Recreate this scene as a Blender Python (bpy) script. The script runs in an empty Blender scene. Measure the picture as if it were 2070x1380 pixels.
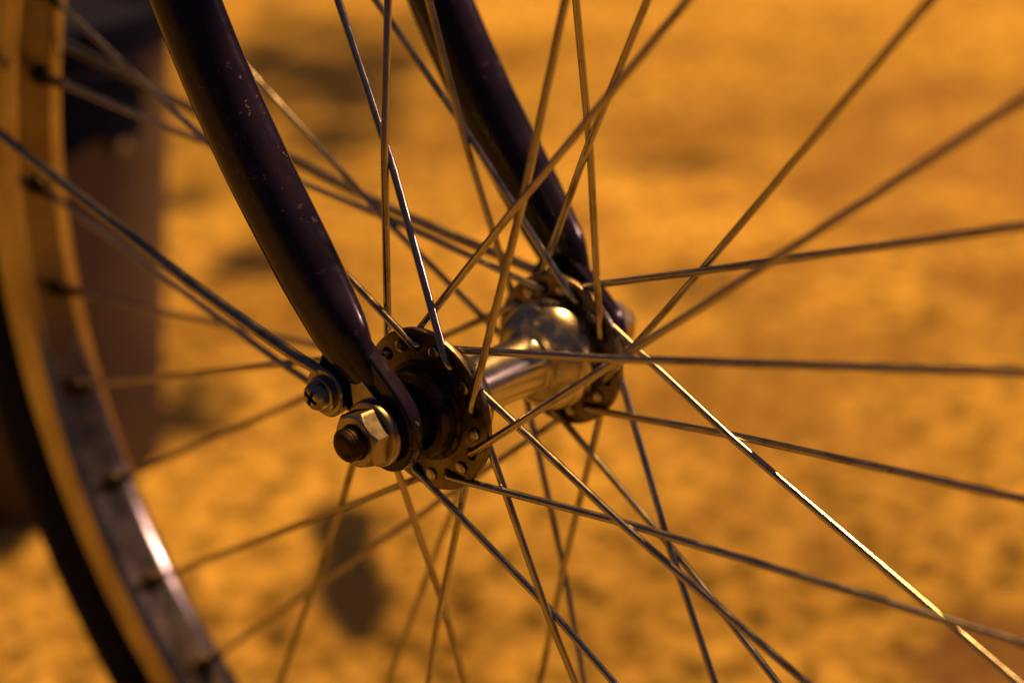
import bpy, bmesh, math, random
from mathutils import Vector, Matrix
random.seed(4)
sc = bpy.context.scene
K = 0.00078            # drawing unit (about 0.78 mm) -> metres
ZG = 370.0             # height of the axle above the ground, drawing units
PI = math.pi

# ------------------------------------------------------------------ camera
cam_d = bpy.data.cameras.new('camera'); cam = bpy.data.objects.new('camera', cam_d)
sc.collection.objects.link(cam); sc.camera = cam
yaw, pitch = 0.73403, -0.40570
d = Vector((math.cos(pitch)*math.cos(yaw), math.cos(pitch)*math.sin(yaw), math.sin(pitch)))
r = d.cross(Vector((0, 0, 1))).normalized(); u = r.cross(d)
M = Matrix((r, u, -d)).transposed().to_4x4()
CAM = Vector((-445.43, -410.34, 275.29 + ZG))
M.translation = CAM*K
cam.matrix_world = M
cam_d.sensor_width = 36; cam_d.lens = 3507.2/2070*36
cam_d.clip_start = 0.02; cam_d.clip_end = 200
cam_d.dof.use_dof = True
cam_d.dof.focus_distance = 626*K
cam_d.dof.aperture_fstop = 4.4
cam_d.dof.aperture_blades = 9

# ------------------------------------------------------------------ night sky
w = bpy.data.worlds.new('World'); sc.world = w; w.use_nodes = True
bg = w.node_tree.nodes['Background']
bg.inputs[0].default_value = (0.52, 0.62, 1.0, 1); bg.inputs[1].default_value = 0.050

# ------------------------------------------------------------------ street lamps (all out of frame)
def lamp(name, az, el, dist, power, col, radius):
    l = bpy.data.lights.new(name, 'POINT'); l.energy = power; l.color = col; l.shadow_soft_size = radius
    o = bpy.data.objects.new(name, l); sc.collection.objects.link(o)
    a, e = math.radians(az), math.radians(el)
    o.location = Vector((math.cos(e)*math.cos(a), math.cos(e)*math.sin(a), math.sin(e)))*dist + Vector((0, 0, ZG*K))
    return o
lamp('sodium_street_lamp', 8, 65, 4.4, 2350, (1.0, 0.50, 0.125), 0.17)
lamp('shop_front_lamp', -29, 20, 7.0, 420, (1.0, 0.58, 0.48), 0.13)

sc.view_settings.view_transform = 'Standard'; sc.view_settings.look = 'None'
sc.view_settings.exposure = 0.0; sc.view_settings.gamma = 1.0
sc.render.engine = 'CYCLES'
sc.cycles.use_denoising = True
sc.cycles.max_bounces = 8
sc.cycles.caustics_reflective = False
sc.cycles.sample_clamp_indirect = 4.0

# ------------------------------------------------------------------ materials
def mat(name): 
    m = bpy.data.materials.new(name); m.use_nodes = True
    return m, m.node_tree.nodes, m.node_tree.links, m.node_tree.nodes['Principled BSDF']
def noise(N, L, scale, detail=4, rough=.55, vec=None, dist=0):
    n = N.new('ShaderNodeTexNoise'); n.inputs['Scale'].default_value = scale
    n.inputs['Detail'].default_value = detail; n.inputs['Roughness'].default_value = rough
    n.inputs['Distortion'].default_value = dist
    if vec is not None: L.new(vec, n.inputs['Vector'])
    return n.outputs['Fac']
def ramp(N, L, fac, stops):
    rr = N.new('ShaderNodeValToRGB'); L.new(fac, rr.inputs[0])
    e = rr.color_ramp.elements
    while len(e) < len(stops): e.new(0.5)
    for i, (p, c) in enumerate(stops):
        e[i].position = p; e[i].color = (c, c, c, 1) if isinstance(c, (int, float)) else (*c, 1)
    return rr.outputs[0]
def obj_vec(N): return N.new('ShaderNodeTexCoord').outputs['Object']
def bump(N, L, h, b, strength=.3, dist=.0004):
    n = N.new('ShaderNodeBump'); n.inputs['Strength'].default_value = strength; n.inputs['Distance'].default_value = dist
    L.new(h, n.inputs['Height']); L.new(n.outputs[0], b.inputs['Normal'])
def metal(name, col, dirt, r0, r1, scale=180, dirt_at=(.5, .7), bump_s=.12):
    m, N, L, b = mat(name); v = obj_vec(N)
    f = noise(N, L, scale, 6, .65, v)
    L.new(ramp(N, L, f, [(dirt_at[0], col), (dirt_at[1], dirt)]), b.inputs['Base Color'])
    f2 = noise(N, L, scale*2.3, 5, .6, v)
    L.new(ramp(N, L, f2, [(.3, r0), (.75, r1)]), b.inputs['Roughness'])
    b.inputs['Metallic'].default_value = 1
    bump(N, L, noise(N, L, scale*6, 3, .6, v), b, bump_s, .0002)
    return m
M_spoke = metal('spoke_steel', (.44, .42, .40), (.15, .11, .085), .15, .30, 70, (.52, .74), .04)
M_hub = metal('hub_alloy', (.50, .47, .43), (.40, .36, .31), .20, .27, 60, (.45, .85), .01)
M_flange = metal('flange_alloy', (.17, .15, .13), (.05, .038, .03), .24, .50, 150, (.45, .70), .22)
M_zinc = metal('zinc_plated_steel', (.34, .32, .28), (.15, .12, .09), .26, .46, 110, (.5, .8), .08)
M_axle = metal('rusty_axle_steel', (.07, .048, .038), (.03, .02, .017), .35, .6, 200, (.4, .65), .4)
M_rim = metal('rim_chromed_steel', (.42, .38, .35), (.26, .20, .16), .13, .24, 30, (.45, .75), .02)
M_bed = metal('dark_rim_steel', (.16, .135, .12), (.09, .072, .062), .22, .40, 30, (.4, .7), .05)  # darker, rougher rim steel for the middle of the spoke bed
M_stay = metal('stay_steel', (.32, .30, .28), (.15, .12, .10), .18, .30, 90, (.5, .8), .03)
M_grease = metal('greasy_steel', (.075, .058, .045), (.02, .017, .015), .32, .6, 260, (.42, .6), .5)

def paint():
    m, N, L, b = mat('dark_plum_paint'); v = obj_vec(N)
    chips = ramp(N, L, noise(N, L, 330, 5, .7, v), [(.62, 0.), (.65, 1.)])
    big = ramp(N, L, noise(N, L, 28, 4, .6, v), [(.45, 0.), (.62, 1.)])
    mu = N.new('ShaderNodeMath'); mu.operation = 'MULTIPLY'; L.new(chips, mu.inputs[0]); L.new(big, mu.inputs[1])
    base = ramp(N, L, noise(N, L, 60, 5, .6, v), [(.35, (.008, .007, .028)), (.7, (.015, .010, .040))])
    mx = N.new('ShaderNodeMixRGB'); L.new(mu.outputs[0], mx.inputs[0]); L.new(base, mx.inputs[1]); mx.inputs[2].default_value = (.16, .11, .17, 1)
    L.new(mx.outputs[0], b.inputs['Base Color'])
    L.new(ramp(N, L, noise(N, L, 120, 5, .6, v), [(.3, .11), (.75, .26)]), b.inputs['Roughness'])
    b.inputs['Specular IOR Level'].default_value = .24; b.inputs['Coat Weight'].default_value = .04; b.inputs['Coat Roughness'].default_value = .18
    bump(N, L, noise(N, L, 500, 4, .6, v), b, .12, .0002)
    return m
M_paint = paint()
def rubber():
    m, N, L, b = mat('tyre_rubber'); v = obj_vec(N)
    L.new(ramp(N, L, noise(N, L, 60, 5, .6, v), [(.3, (.006, .007, .020)), (.8, (.014, .014, .034))]), b.inputs['Base Color'])
    b.inputs['Roughness'].default_value = .8; b.inputs['Specular IOR Level'].default_value = .12
    bump(N, L, noise(N, L, 300, 4, .6, v), b, .4, .0006)
    return m
M_rubber = rubber()
def plain(name, col, rough, scale=40, bumpd=.002, spec=.3):
    m, N, L, b = mat(name); v = obj_vec(N); b.inputs['Specular IOR Level'].default_value = spec
    L.new(ramp(N, L, noise(N, L, scale, 6, .65, v), [(.3, tuple(c*.7 for c in col)), (.75, tuple(c*1.2 for c in col))]), b.inputs['Base Color'])
    b.inputs['Roughness'].default_value = rough
    bump(N, L, noise(N, L, scale*4, 5, .6, v), b, .5, bumpd)
    return m
M_post = plain('brown_glazed_clay', (.11, .085, .08), .8, 12, spec=.1)
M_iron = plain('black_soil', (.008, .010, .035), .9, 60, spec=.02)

def ground_mat():
    m, N, L, b = mat('worn_paving'); v = obj_vec(N)
    big = ramp(N, L, noise(N, L, 5.5, 5, .6, v, .4), [(.32, (.19, .124, .036)), (.48, (.32, .222, .064)), (.66, (.38, .268, .074))])
    mid = ramp(N, L, noise(N, L, 56, 5, .64, v, .4), [(.38, .26), (.50, .93), (.64, 1.42)])
    mx = N.new('ShaderNodeMixRGB'); mx.blend_type = 'MULTIPLY'; mx.inputs[0].default_value = 1
    L.new(big, mx.inputs[1]); L.new(mid, mx.inputs[2])
    fine = ramp(N, L, noise(N, L, 160, 4, .7, v), [(.35, .7), (.6, 1.1)])
    mx2 = N.new('ShaderNodeMixRGB'); mx2.blend_type = 'MULTIPLY'; mx2.inputs[0].default_value = .8
    L.new(mx.outputs[0], mx2.inputs[1]); L.new(fine, mx2.inputs[2])
    wide = ramp(N, L, noise(N, L, 1.3, 3, .5, v, .3), [(.38, .72), (.62, 1.15)])  # broad tone variation painted into the ground in place of lamp falloff
    mx3 = N.new('ShaderNodeMixRGB'); mx3.blend_type = 'MULTIPLY'; mx3.inputs[0].default_value = 1
    L.new(mx2.outputs[0], mx3.inputs[1]); L.new(wide, mx3.inputs[2])
    cur = mx3.outputs[0]
    # stained paving, with the planter's shadow and lamp falloff painted in as ragged patches
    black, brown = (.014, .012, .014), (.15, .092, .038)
    stains_and_shade = [(1640, 330, 620, 380, -40, .75, brown), (480, -10, 90, 70, 0, .85, (.085, .048, .028)), (760, 350, 260, 110, 30, .45, brown), (180, 700, 160, 90, 0, .6, brown),  # the widest brown patch paints the lamp's falloff to the right
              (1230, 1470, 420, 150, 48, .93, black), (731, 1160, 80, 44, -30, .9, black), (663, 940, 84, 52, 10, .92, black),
              (332, 462, 24, 44, -40, .98, black), (250, 364, 20, 62, -40, .98, black), (372, 715, 70, 44, 20, .97, black), (1223, 818, 100, 40, -40, .6, black),  # the black patch beside the planter's foot is its painted shadow
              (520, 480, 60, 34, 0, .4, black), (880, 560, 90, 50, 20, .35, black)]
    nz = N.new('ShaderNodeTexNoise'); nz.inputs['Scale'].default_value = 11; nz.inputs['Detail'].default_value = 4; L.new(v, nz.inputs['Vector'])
    for (x, y, a, c, ang, s, col) in stains_and_shade:
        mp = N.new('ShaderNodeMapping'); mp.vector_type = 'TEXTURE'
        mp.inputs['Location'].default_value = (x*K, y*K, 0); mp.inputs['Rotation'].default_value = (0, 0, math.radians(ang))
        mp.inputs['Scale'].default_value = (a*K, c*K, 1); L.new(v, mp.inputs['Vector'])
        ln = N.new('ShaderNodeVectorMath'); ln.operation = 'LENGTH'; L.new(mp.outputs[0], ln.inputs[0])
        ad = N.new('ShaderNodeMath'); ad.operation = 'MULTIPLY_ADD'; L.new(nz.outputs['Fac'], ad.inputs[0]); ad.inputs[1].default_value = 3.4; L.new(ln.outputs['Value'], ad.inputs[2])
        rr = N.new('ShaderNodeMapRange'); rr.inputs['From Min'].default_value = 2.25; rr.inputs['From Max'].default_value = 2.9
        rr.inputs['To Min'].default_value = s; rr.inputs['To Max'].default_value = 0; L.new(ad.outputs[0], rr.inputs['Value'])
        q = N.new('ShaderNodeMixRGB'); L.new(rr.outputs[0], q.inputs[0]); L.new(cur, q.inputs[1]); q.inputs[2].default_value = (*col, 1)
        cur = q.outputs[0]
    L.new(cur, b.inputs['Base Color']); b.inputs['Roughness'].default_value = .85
    b.inputs['Specular IOR Level'].default_value = .05
    bump(N, L, noise(N, L, 60, 6, .7, v), b, .8, .006)
    return m
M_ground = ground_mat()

# ------------------------------------------------------------------ mesh helpers (drawing units, axle centre = 0,0,0)
def finish(name, me, m, parent=None, smooth=True, label=None, sharp=None):
    for v in me.vertices: v.co = Vector((v.co.x, v.co.y, v.co.z + ZG))*K
    if not me.materials: me.materials.append(m)
    if smooth:
        me.shade_smooth()
        if sharp: me.set_sharp_from_angle(angle=math.radians(sharp))
    o = bpy.data.objects.new(name, me); sc.collection.objects.link(o)
    if parent: o.parent = parent
    if label: o['label'] = label
    return o
def from_bm(bm, name):
    bmesh.ops.recalc_face_normals(bm, faces=bm.faces)
    me = bpy.data.meshes.new(name); bm.to_mesh(me); bm.free(); return me
def tube(pts, rad, n=12, caps=True, bm=None, sx=None, ex=1.0):
    """round tube through pts; rad number or list; sx: list of (radius along world X, radius across)"""
    bm = bm or bmesh.new(); pts = [Vector(p) for p in pts]; rings = []
    t0 = (pts[1]-pts[0]).normalized()
    a = t0.orthogonal().normalized() if sx is None else Vector((1, 0, 0))
    for i, p in enumerate(pts):
        t = ((pts[min(i+1, len(pts)-1)]-p).normalized() + (p-pts[max(i-1, 0)]).normalized()).normalized()
        a = (a - t*a.dot(t)).normalized(); b = t.cross(a)
        R = rad[i] if isinstance(rad, (list, tuple)) else rad
        ra, rb = (R, R) if sx is None else sx[i]
        pw = lambda c_: math.copysign(abs(c_)**ex, c_)
        rings.append([bm.verts.new(p + a*ra*pw(math.cos(2*PI*k/n)) + b*rb*pw(math.sin(2*PI*k/n))) for k in range(n)])
    for i in range(len(rings)-1):
        for k in range(n):
            bm.faces.new((rings[i][k], rings[i][(k+1) % n], rings[i+1][(k+1) % n], rings[i+1][k]))
    if caps:
        bm.faces.new(rings[0][::-1]); bm.faces.new(rings[-1])
    return bm
def lathe(prof, n=64, c=(0, 0), closed=False, bm=None):
    """profile of (x, radius) turned about an axis parallel to X through (y, z) = c"""
    bm = bm or bmesh.new(); rings = []
    for x, R in prof:
        if R <= 1e-6: rings.append([bm.verts.new((x, c[0], c[1]))])
        else: rings.append([bm.verts.new((x, c[0]+R*math.cos(2*PI*k/n), c[1]+R*math.sin(2*PI*k/n))) for k in range(n)])
    seq = list(range(len(rings)-1)) + ([-1] if closed else [])
    for i in seq:
        A, B = rings[i], rings[i+1]
        for k in range(n):
            k2 = (k+1) % n
            if len(A) == 1 and len(B) == 1: break
            if len(A) == 1: bm.faces.new((A[0], B[k], B[k2]))
            elif len(B) == 1: bm.faces.new((A[k], A[k2], B[0]))
            else: bm.faces.new((A[k], A[k2], B[k2], B[k]))
    return bm
def plate(name, outlines, x, thick, bevel=.4):
    """flat plate in the wheel plane from closed outlines of (y, z); later outlines are holes"""
    cu = bpy.data.curves.new(name, 'CURVE'); cu.dimensions = '2D'; cu.fill_mode = 'BOTH'
    cu.extrude = max(thick/2 - bevel, .01); cu.bevel_depth = bevel; cu.bevel_resolution = 2; cu.offset = -bevel
    for ol in outlines:
        s = cu.splines.new('POLY'); s.points.add(len(ol)-1)
        for p, (y, z) in zip(s.points, ol): p.co = (y, z, 0, 1)
        s.use_cyclic_u = True
    o = bpy.data.objects.new(name, cu); sc.collection.objects.link(o)
    dg = bpy.context.evaluated_depsgraph_get(); dg.update()
    me = bpy.data.meshes.new_from_object(o.evaluated_get(dg)); me.name = name
    bpy.data.objects.remove(o); bpy.data.curves.remove(cu)
    for v in me.vertices: y, z, h = v.co; v.co = (x + h, y, z)
    me.materials.clear()
    return me
def circle(R, n=48, c=(0, 0), rev=False):
    L_ = [(c[0]+R*math.cos(2*PI*k/n), c[1]+R*math.sin(2*PI*k/n)) for k in range(n)]
    return L_[::-1] if rev else L_
def smooth_poly(pts, it=2):
    for _ in range(it):
        q = []
        for i in range(len(pts)):
            a, b = pts[i], pts[(i+1) % len(pts)]
            q += [(a[0]*.75+b[0]*.25, a[1]*.75+b[1]*.25), (a[0]*.25+b[0]*.75, a[1]*.25+b[1]*.75)]
        pts = q
    return pts
def curve_pts(pts, n=8):
    """Catmull-Rom through 3D points"""
    P = [Vector(p) for p in pts]; P = [P[0]*2-P[1]] + P + [P[-1]*2-P[-2]]; out = []
    for i in range(1, len(P)-2):
        for k in range(n):
            t = k/n; a, b, c, e = P[i-1:i+3]
            out.append(.5*((2*b) + (c-a)*t + (2*a-5*b+4*c-e)*t*t + (3*b-a-3*c+e)*t**3))
    out.append(P[-2]); return out

# ------------------------------------------------------------------ the setting: ground
def make_ground():
    bm = bmesh.new()
    S = 24000; n = 90
    def axis(k): t = (k/n)*2-1; return math.copysign(abs(t)**3, t)*S
    from mathutils import noise as mn
    V = [[None]*(n+1) for _ in range(n+1)]
    for i in range(n+1):
        for j in range(n+1):
            x, y = axis(i)+600, axis(j)+600
            h = mn.noise(Vector((x*.004, y*.004, 0)))*2.0 + mn.noise(Vector((x*.02, y*.02, 3)))*1.0 - 2.5
            V[i][j] = bm.verts.new((x, y, h-ZG))
    for i in range(n):
        for j in range(n): bm.faces.new((V[i][j], V[i+1][j], V[i+1][j+1], V[i][j+1]))
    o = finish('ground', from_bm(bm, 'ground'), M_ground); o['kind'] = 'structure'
    return o
make_ground()

# ------------------------------------------------------------------ the bicycle
bike = bpy.data.objects.new('bicycle', None); sc.collection.objects.link(bike)
bike['label'] = 'bicycle front end with spoked wheel, steel hub and dark plum fork'
bike['category'] = 'bicycle'

# rim and tyre
prof = [(-17.0, 321), (-17.3, 315), (-17.2, 308), (-17.0, 303.5), (-16.2, 300.9), (-14.6, 299.8), (-13.2, 299.6), (-11.8, 299.7), (-10.6, 299.75), (-9.4, 299.85),
        (-7.5, 299.95), (-4, 300.1), (0, 300.2), (4.5, 300.3), (7.0, 300.4), (9.2, 300.75), (11.2, 301.3), (13.2, 302.2), (15.2, 303.7), (16.7, 306), (17.3, 310), (17.2, 316), (17.0, 321), (15.4, 321), (15, 310), (-15, 310), (-15.4, 321)]
rim = finish('rim', from_bm(lathe(prof, 220, closed=True), 'rim'), M_rim, bike, sharp=60)
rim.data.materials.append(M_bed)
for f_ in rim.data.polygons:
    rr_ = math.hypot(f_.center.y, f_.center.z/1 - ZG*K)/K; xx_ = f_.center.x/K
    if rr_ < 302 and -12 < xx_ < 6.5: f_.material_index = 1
tp = []
for k in range(25):
    a = PI*(-.62 + 1.24*k/24)
    tp.append((21.5*math.sin(a)*(1 if abs(a) < PI/2 else 1), 345 + 25*math.cos(a)))
tp = [(-15, 316)] + tp + [(15, 316)]
tyre = finish('tyre', from_bm(lathe(tp, 200, closed=True), 'tyre'), M_rubber, bike)

# hub
XN, XF, RF, RH, CROSS, DPHI = -37.92 + .82, 37.18 + .82, 31.35, 25.4, 60.0, -4.975
shell = [(XN+1.2, 20.6), (XN+2.6, 20.6), (XN+3.2, 21.6)] + [(XN+5.0+14.5*math.sin(t), 10.6+12.2*math.cos(t)) for t in [PI/2*k/12 for k in range(12)]] + [(XN+19.6, 12.0), (XN+20.3, 11.7), (XN+22, 11.6)]
full = shell + [(0, 11.4)] + [(-x + .9, R) for x, R in shell[::-1]]
hub = finish('hub', from_bm(lathe(full, 72), 'hub'), M_hub, bike)
def flange(xc, phase, name='flange'):
    holes = [circle(2.1, 14, (RH*math.cos(math.radians(phase+20*k)), RH*math.sin(math.radians(phase+20*k))), True) for k in range(18)]
    me = plate(name, [circle(RF, 120), circle(13, 48, rev=True)] + holes, xc, 3.2, .7)
    return finish(name, me, M_flange, hub, sharp=40)
flange(XN, 8 + DPHI); flange(XF, 18 + DPHI)

for s_ in (-1, 1):
    xb = XN-1.6 if s_ < 0 else XF+1.6
    # dust cap: raised ring on the outer flange face
    q = lambda a: xb + s_*a
    finish('dust_cap', from_bm(lathe([(q(-.6), 19.5), (q(.8), 19.2), (q(1.2), 17.6), (q(6.4), 17.0), (q(7.2), 16.2), (q(7.0), 13.2), (q(5.6), 12.6), (q(-.6), 12.4)], 64), 'dust_cap'), M_grease, hub, sharp=40)
    finish('cone', from_bm(lathe([(q(-.5), 11.8), (q(3.5), 11.0), (q(5.5), 9.2), (q(9), 9.0), (q(9.2), 6.0)], 40), 'cone'), M_grease, hub, sharp=40)
# threaded axle with a domed tip on each end
ax = [(-80.4, 0), (-80.3, 2.8), (-79.9, 4.4), (-79.2, 5.3)]
x = -78.8
while x < -52: ax += [(x, 5.35), (x+.5, 6.2), (x+.75, 6.2), (x+1.2, 5.35)]; x += 1.5
ax = ax + [(-x_, R) for x_, R in ax[::-1]]
finish('axle', from_bm(lathe(ax, 40), 'axle'), M_axle, hub)
bm = None
def hexnut(s_, ang):
    """hexagon nut with rounded corners of the chamfer, front face at |x| = 73.6"""
    bm = bmesh.new(); n = 96; AF = 9.7; rows = []
    def hexr(t): 
        t = (t-ang) % (PI/3); return AF/math.cos(t-PI/6)
    spec = [(73.4, 6.1), (74.0, 6.9), (74.0, 9.1)] + [(74.0-.36*k, 9.4+.34*k) for k in range(1, 7)] + [(67.5, 99), (66.2, 11.0), (66.0, 6.2)]
    for X, lim in spec:
        rows.append([bm.verts.new((s_*X, min(lim, hexr(2*PI*k/n))*math.cos(2*PI*k/n), min(lim, hexr(2*PI*k/n))*math.sin(2*PI*k/n))) for k in range(n)])
    for a, b in zip(rows, rows[1:]):
        for k in range(n): bm.faces.new((a[k], a[(k+1) % n], b[(k+1) % n], b[k]))
    return from_bm(bm, 'axle_nut')
for s_ in (-1, 1):
    nut = finish('axle_nut', hexnut(s_, math.radians(42)), M_zinc, bike, sharp=28)
    me = from_bm(lathe([(s_*66.3, 6.3), (s_*66.3, 11.2), (s_*65.9, 12.2), (s_*65.0, 12.6), (s_*63.3, 12.6), (s_*63.3, 6.3)], 56), 'washer')
    finish('washer', me, M_zinc, nut, sharp=40)
    # safety washer with a tongue reaching up the dropout
    ol = [(11.5*math.cos(math.radians(a)), 11.5*math.sin(math.radians(a))) for a in range(-222, 12, 9)]
    ol += [(1.5, 12.5), (10.2, 21.0), (13.2, 21.6), (14.0, 20.4), (12.6, 6.0)] if False else []
    ol = [(11.6*math.cos(math.radians(a)), 11.6*math.sin(math.radians(a))) for a in range(130, 376, 8)] + [(12.6, 12.0), (13.4, 20.4), (11.6, 21.4), (9.0, 20.0), (-1.0, 12.4), (-5, 11.2)]
    finish('safety_washer', plate('safety_washer', [ol, circle(6.2, 30, rev=True)], s_*62.4, 1.6, .3), M_zinc, bike, sharp=40)

# spokes: (side, lies on the -X face of its flange, rim angle, wander)
SP = [('n',0,88,-.68),('n',1,68,-.55),('n',1,28,-1.34),('n',0,128,.21),('n',1,108,.47),('n',1,148,.17),('n',0,168,.11),('n',1,188,-.37),
 ('n',1,228,-.74),('n',0,208,.34),('n',0,248,.69),('n',0,288,-.6),('n',1,268,-.44),('n',1,308,-.39),('n',0,328,-1.07),('n',1,348,-.73),
 ('n',0,8,-.8),('n',0,48,-.7),
 ('f',1,18,-.02),('f',1,338,-.65),('f',0,358,-1.07),('f',0,38,-.27),('f',1,58,.43),('f',0,78,.36),('f',0,118,.42),('f',1,98,-.23),
 ('f',0,158,.44),('f',1,138,.15),('f',0,198,.17),('f',1,178,.26),('f',0,238,.24),('f',1,218,.49),('f',1,258,.56),('f',0,278,-.94),('f',0,318,-.57),('f',1,298,-1.17)]
RS = 1.46
nip_me = None
for side, neg, ra, da in SP:
    a = math.radians(ra+DPHI+da); sg = 1 if neg else -1
    h = math.radians(ra+DPHI) + sg*math.radians(CROSS)
    xc = XN if side == 'n' else XF
    off = -3.0 if neg else 3.0
    x0 = -2.0 if side == 'n' else 2.0
    hole = Vector((xc, RH*math.cos(h), RH*math.sin(h)))
    hp = hole + Vector((off, 0, 0)); rp = Vector((x0, 297*math.cos(a), 297*math.sin(a)))
    b = math.radians(ra+DPHI+sg*10); nb = Vector((0, -math.sin(b), math.cos(b)))
    t = -hp.dot(nb)/((rp-hp).dot(nb)); m_ = hp+(rp-hp)*t
    m_.x = xc*(1-t) + x0*t + (1.35 if neg else -1.35)
    d1 = (m_-hp).normalized(); d2 = (rp-m_).normalized()
    end = rp + d2*2
    pts = [hole - Vector((off*.95, 0, 0)), hole - Vector((off*.3, 0, 0)), hole + Vector((off*.35, 0, 0)),
           hole + Vector((off*.75, 0, 0)) + d1*.45, hp + d1*1.6 , hp + d1*4, hp + d1*12,
           m_ - d1*9, m_ - d1*3.5 + d2*.2, m_ - d1*.8 + d2*.8, m_ + d2*3.5, m_ + d2*9, m_*.5+end*.5, end]
    bm = tube(pts, RS, 12)
    # spoke head: a low button on the far side of the hole
    so = -1 if off > 0 else 1
    hx = hole.x + so*1.55
    lathe([(hx, 1.3), (hx, 2.55), (hx+so*.8, 2.5), (hx+so*1.05, 2.1), (hx+so*1.12, 1.0), (hx+so*1.14, 0)], 16, (hole.y, hole.z), bm=bm)
    finish('spoke', from_bm(bm, 'spoke'), M_spoke, bike, sharp=50)
    # nipple
    dn = -d2; base = rp + d2*4
    bmn = tube([base - d2*.4, base + dn*3.2, base + dn*4.4, base + dn*4.6, base + dn*6.8, base + dn*7.2, base + dn*17, base + dn*17.6], [5.0, 5.0, 4.6, 3.4, 3.2, 2.5, 2.4, 1.5], 14)
    finish('nipple', from_bm(bmn, 'nipple'), M_grease, rim, sharp=40)

# fork: two blades with dropouts
for s_ in (-1, 1):
    cl = [(6.5, 15.5), (14.5, 25), (20.8, 34), (38.3, 56), (65, 91), (91, 132), (118, 182), (146, 250), (172, 330), (192, 400)]
    P = curve_pts([(s_*((59.4, 60.3)[i] if i < 2 else 60.5 if i < 6 else 60.5-(i-5)*1.5), y, z) for i, (y, z) in enumerate(cl)], 6)
    n_ = len(P); sx = []
    for i in range(n_):
        g = i/6
        w_ = [6.4, 10.2, 11.9, 13.0, 13.5, 13.5, 13.8, 14, 14.4, 15][int(g)] if g == int(g) else None
        if w_ is None:
            A_ = [6.4, 10.2, 11.9, 13.0, 13.5, 13.5, 13.8, 14, 14.4, 15]; w_ = A_[int(g)]*(1-g % 1)+A_[int(g)+1]*(g % 1)
        sx.append((w_*min(.50+.10*g, .78), w_*1.0))
    # close the lower end in a rounded crimp
    t_ = (P[0]-P[1]).normalized()
    ends = [(P[0]+t_*4.6, .18), (P[0]+t_*4.0, .5), (P[0]+t_*2.6, .78), (P[0]+t_*1.1, .94)]
    P2 = [e for e, f in ends] + P; sx2 = [(sx[0][0]*f, sx[0][1]*f) for e, f in ends] + sx
    blade = finish('fork_blade', from_bm(tube(P2, 1, 48, sx=sx2, ex=.84), 'fork_blade'), M_paint, bike)
    ol = smooth_poly([(16, 40), (10.5, 31.5), (-5.0, 20), (-14.5, 11), (-17, 0), (-14, -10), (-6, -15.8), (4, -15.6), (11, -11), (13, -2), (15, 3), (24.5, 0.0), (33, 6), (33, 14), (30, 22), (24, 30), (18, 36)], 2)
    finish('dropout', plate('dropout', [ol, circle(6.3, 30, rev=True)], s_*58.2, 6.4, 1.1), M_paint, blade, sharp=50)
# fork crown above the tyre
bm = tube([(-70, 192, 404), (-40, 193, 412), (0, 194, 416), (40, 193, 412), (70, 192, 404)], [16, 18, 20, 18, 16], 20)
tube([(0, 194, 410), (0, 262, 620)], [19, 19], 24, bm=bm)
finish('fork_crown', from_bm(bm, 'fork_crown'), M_paint, bike)

# mudguard stays with eyelet and cross-head screw
def screw_mesh(s_, cy, cz):
    so = s_
    bm = lathe([(so*65.6, 0), (so*65.6, 6.7), (so*66.9, 6.9), (so*67.6, 6.6), (so*68.0, 5.7), (so*69.6, 5.5), (so*71.2, 4.7), (so*72.2, 3.2), (so*72.6, 0)], 40, (cy, cz))
    hd = bpy.data.objects.new('screw', from_bm(bm, 'screw'))
    cb = bmesh.new()
    for ang in (25, 115):
        rr = bmesh.ops.create_cube(cb, size=1)['verts']
        mtx = Matrix.Translation((so*72.0, cy, cz)) @ Matrix.Rotation(math.radians(ang), 4, 'X') @ Matrix.Diagonal((5.0, 6.6, 1.7, 1))
        bmesh.ops.transform(cb, matrix=mtx, verts=rr)
    ct = bpy.data.objects.new('cutter', from_bm(cb, 'cutter'))
    for o in (hd, ct): sc.collection.objects.link(o)
    md = hd.modifiers.new('b', 'BOOLEAN'); md.operation = 'DIFFERENCE'; md.object = ct; md.solver = 'EXACT'; md.use_self = True
    dg = bpy.context.evaluated_depsgraph_get(); dg.update()
    me = bpy.data.meshes.new_from_object(hd.evaluated_get(dg))
    for o in (hd, ct): bpy.data.objects.remove(o)
    me.materials.clear(); return me
EY, EZ = 24.6, 8.6
for s_ in (-1, 1):
    P = curve_pts([(s_*63.6, EY+3, EZ+6.9), (s_*63.6, EY+9.5, EZ+8.0), (s_*63.2, EY+20, EZ+9.2), (s_*58, 100, 25.0), (s_*54.4, 141, 32.4), (s_*45, 257.4, 55.5), (s_*36, 368, 78.0)], 6)
    bm = tube(P, 2.35, 16)
    lathe([(s_*61.5, 4.0), (s_*61.5, 8.8), (s_*62.2, 9.5), (s_*65.0, 9.5), (s_*65.7, 8.8), (s_*65.7, 4.0)], 44, (EY, EZ), closed=True, bm=bm)
    st = finish('mudguard_stay', from_bm(bm, 'mudguard_stay'), M_stay, bike, sharp=40)
    finish('screw', screw_mesh(s_, EY, EZ), M_zinc, st, sharp=35)

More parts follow.
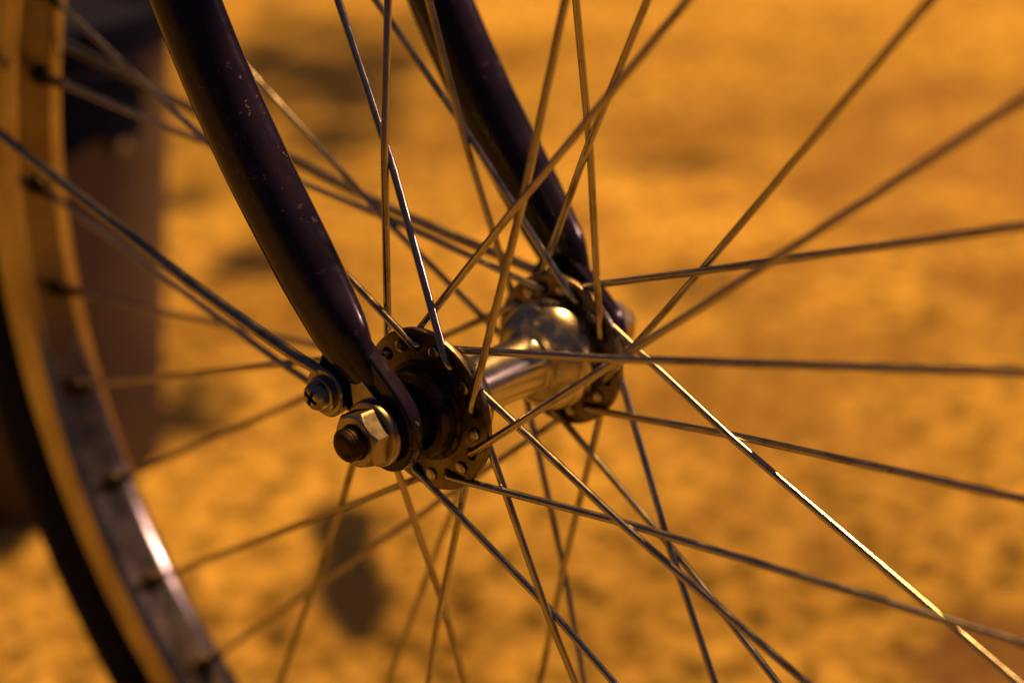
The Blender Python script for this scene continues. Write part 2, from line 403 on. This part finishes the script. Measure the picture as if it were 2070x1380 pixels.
# ------------------------------------------------------------------ brown planter behind the wheel
PX, PY, PB, PT, PH = 219, 753, 130, 166, 375
post = bpy.data.objects.new('planter', None); sc.collection.objects.link(post)
post['label'] = 'blurred brown planter pot standing on the ground behind the wheel rim'
post['category'] = 'planter'
def pot_mesh(prof, n=72):
    """profile of (height, radius) turned about the pot's upright axis"""
    bm = bmesh.new(); rings = []
    for h, R in prof:
        rings.append([bm.verts.new((PX+R*math.cos(2*PI*k/n), PY+R*math.sin(2*PI*k/n), h-ZG)) for k in range(n)])
    for a, b in zip(rings, rings[1:]):
        for k in range(n): bm.faces.new((a[k], a[(k+1) % n], b[(k+1) % n], b[k]))
    bm.faces.new(rings[0][::-1]); bm.faces.new(rings[-1])
    return from_bm(bm, 'planter')
gR = lambda h: PB + (PT-PB)*h/PH
finish('pot', pot_mesh([(-3, PB-3), (2, PB), (PH*.5, gR(PH*.5)), (PH-30, gR(PH-30)), (PH-30, PT-12)]), M_post, post, sharp=40)
finish('lining', pot_mesh([(PH-200, 40), (PH-200, PT-30), (PH-31, PT-9), (PH-29.5, PT+1), (PH-1, PT+3), (PH+2.4, PT), (PH+2.4, PT-9), (PH-22, PT-14), (PH-20, 30)]), M_iron, post, sharp=40)
# dark flap hanging over the pot's edge, with a bright rivet at its foot
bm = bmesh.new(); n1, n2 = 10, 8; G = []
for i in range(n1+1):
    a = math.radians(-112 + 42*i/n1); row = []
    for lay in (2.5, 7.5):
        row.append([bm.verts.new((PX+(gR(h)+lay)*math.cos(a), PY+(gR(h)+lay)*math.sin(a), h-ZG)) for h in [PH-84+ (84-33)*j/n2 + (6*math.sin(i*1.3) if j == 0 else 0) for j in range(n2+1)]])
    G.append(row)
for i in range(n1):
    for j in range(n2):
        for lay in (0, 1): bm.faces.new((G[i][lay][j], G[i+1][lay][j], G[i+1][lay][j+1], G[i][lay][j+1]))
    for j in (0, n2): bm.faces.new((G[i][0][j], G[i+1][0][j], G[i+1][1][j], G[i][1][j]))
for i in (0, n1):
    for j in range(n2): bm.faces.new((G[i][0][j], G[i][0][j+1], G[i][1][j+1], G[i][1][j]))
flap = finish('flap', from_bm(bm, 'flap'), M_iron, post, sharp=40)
a = math.radians(-78); h = PH-90
bm = bmesh.new(); bmesh.ops.create_uvsphere(bm, u_segments=14, v_segments=8, radius=6)
bmesh.ops.translate(bm, vec=(PX+(gR(h)+4)*math.cos(a), PY+(gR(h)+4)*math.sin(a), h-ZG), verts=bm.verts)
finish('rivet', from_bm(bm, 'rivet'), M_zinc, post)
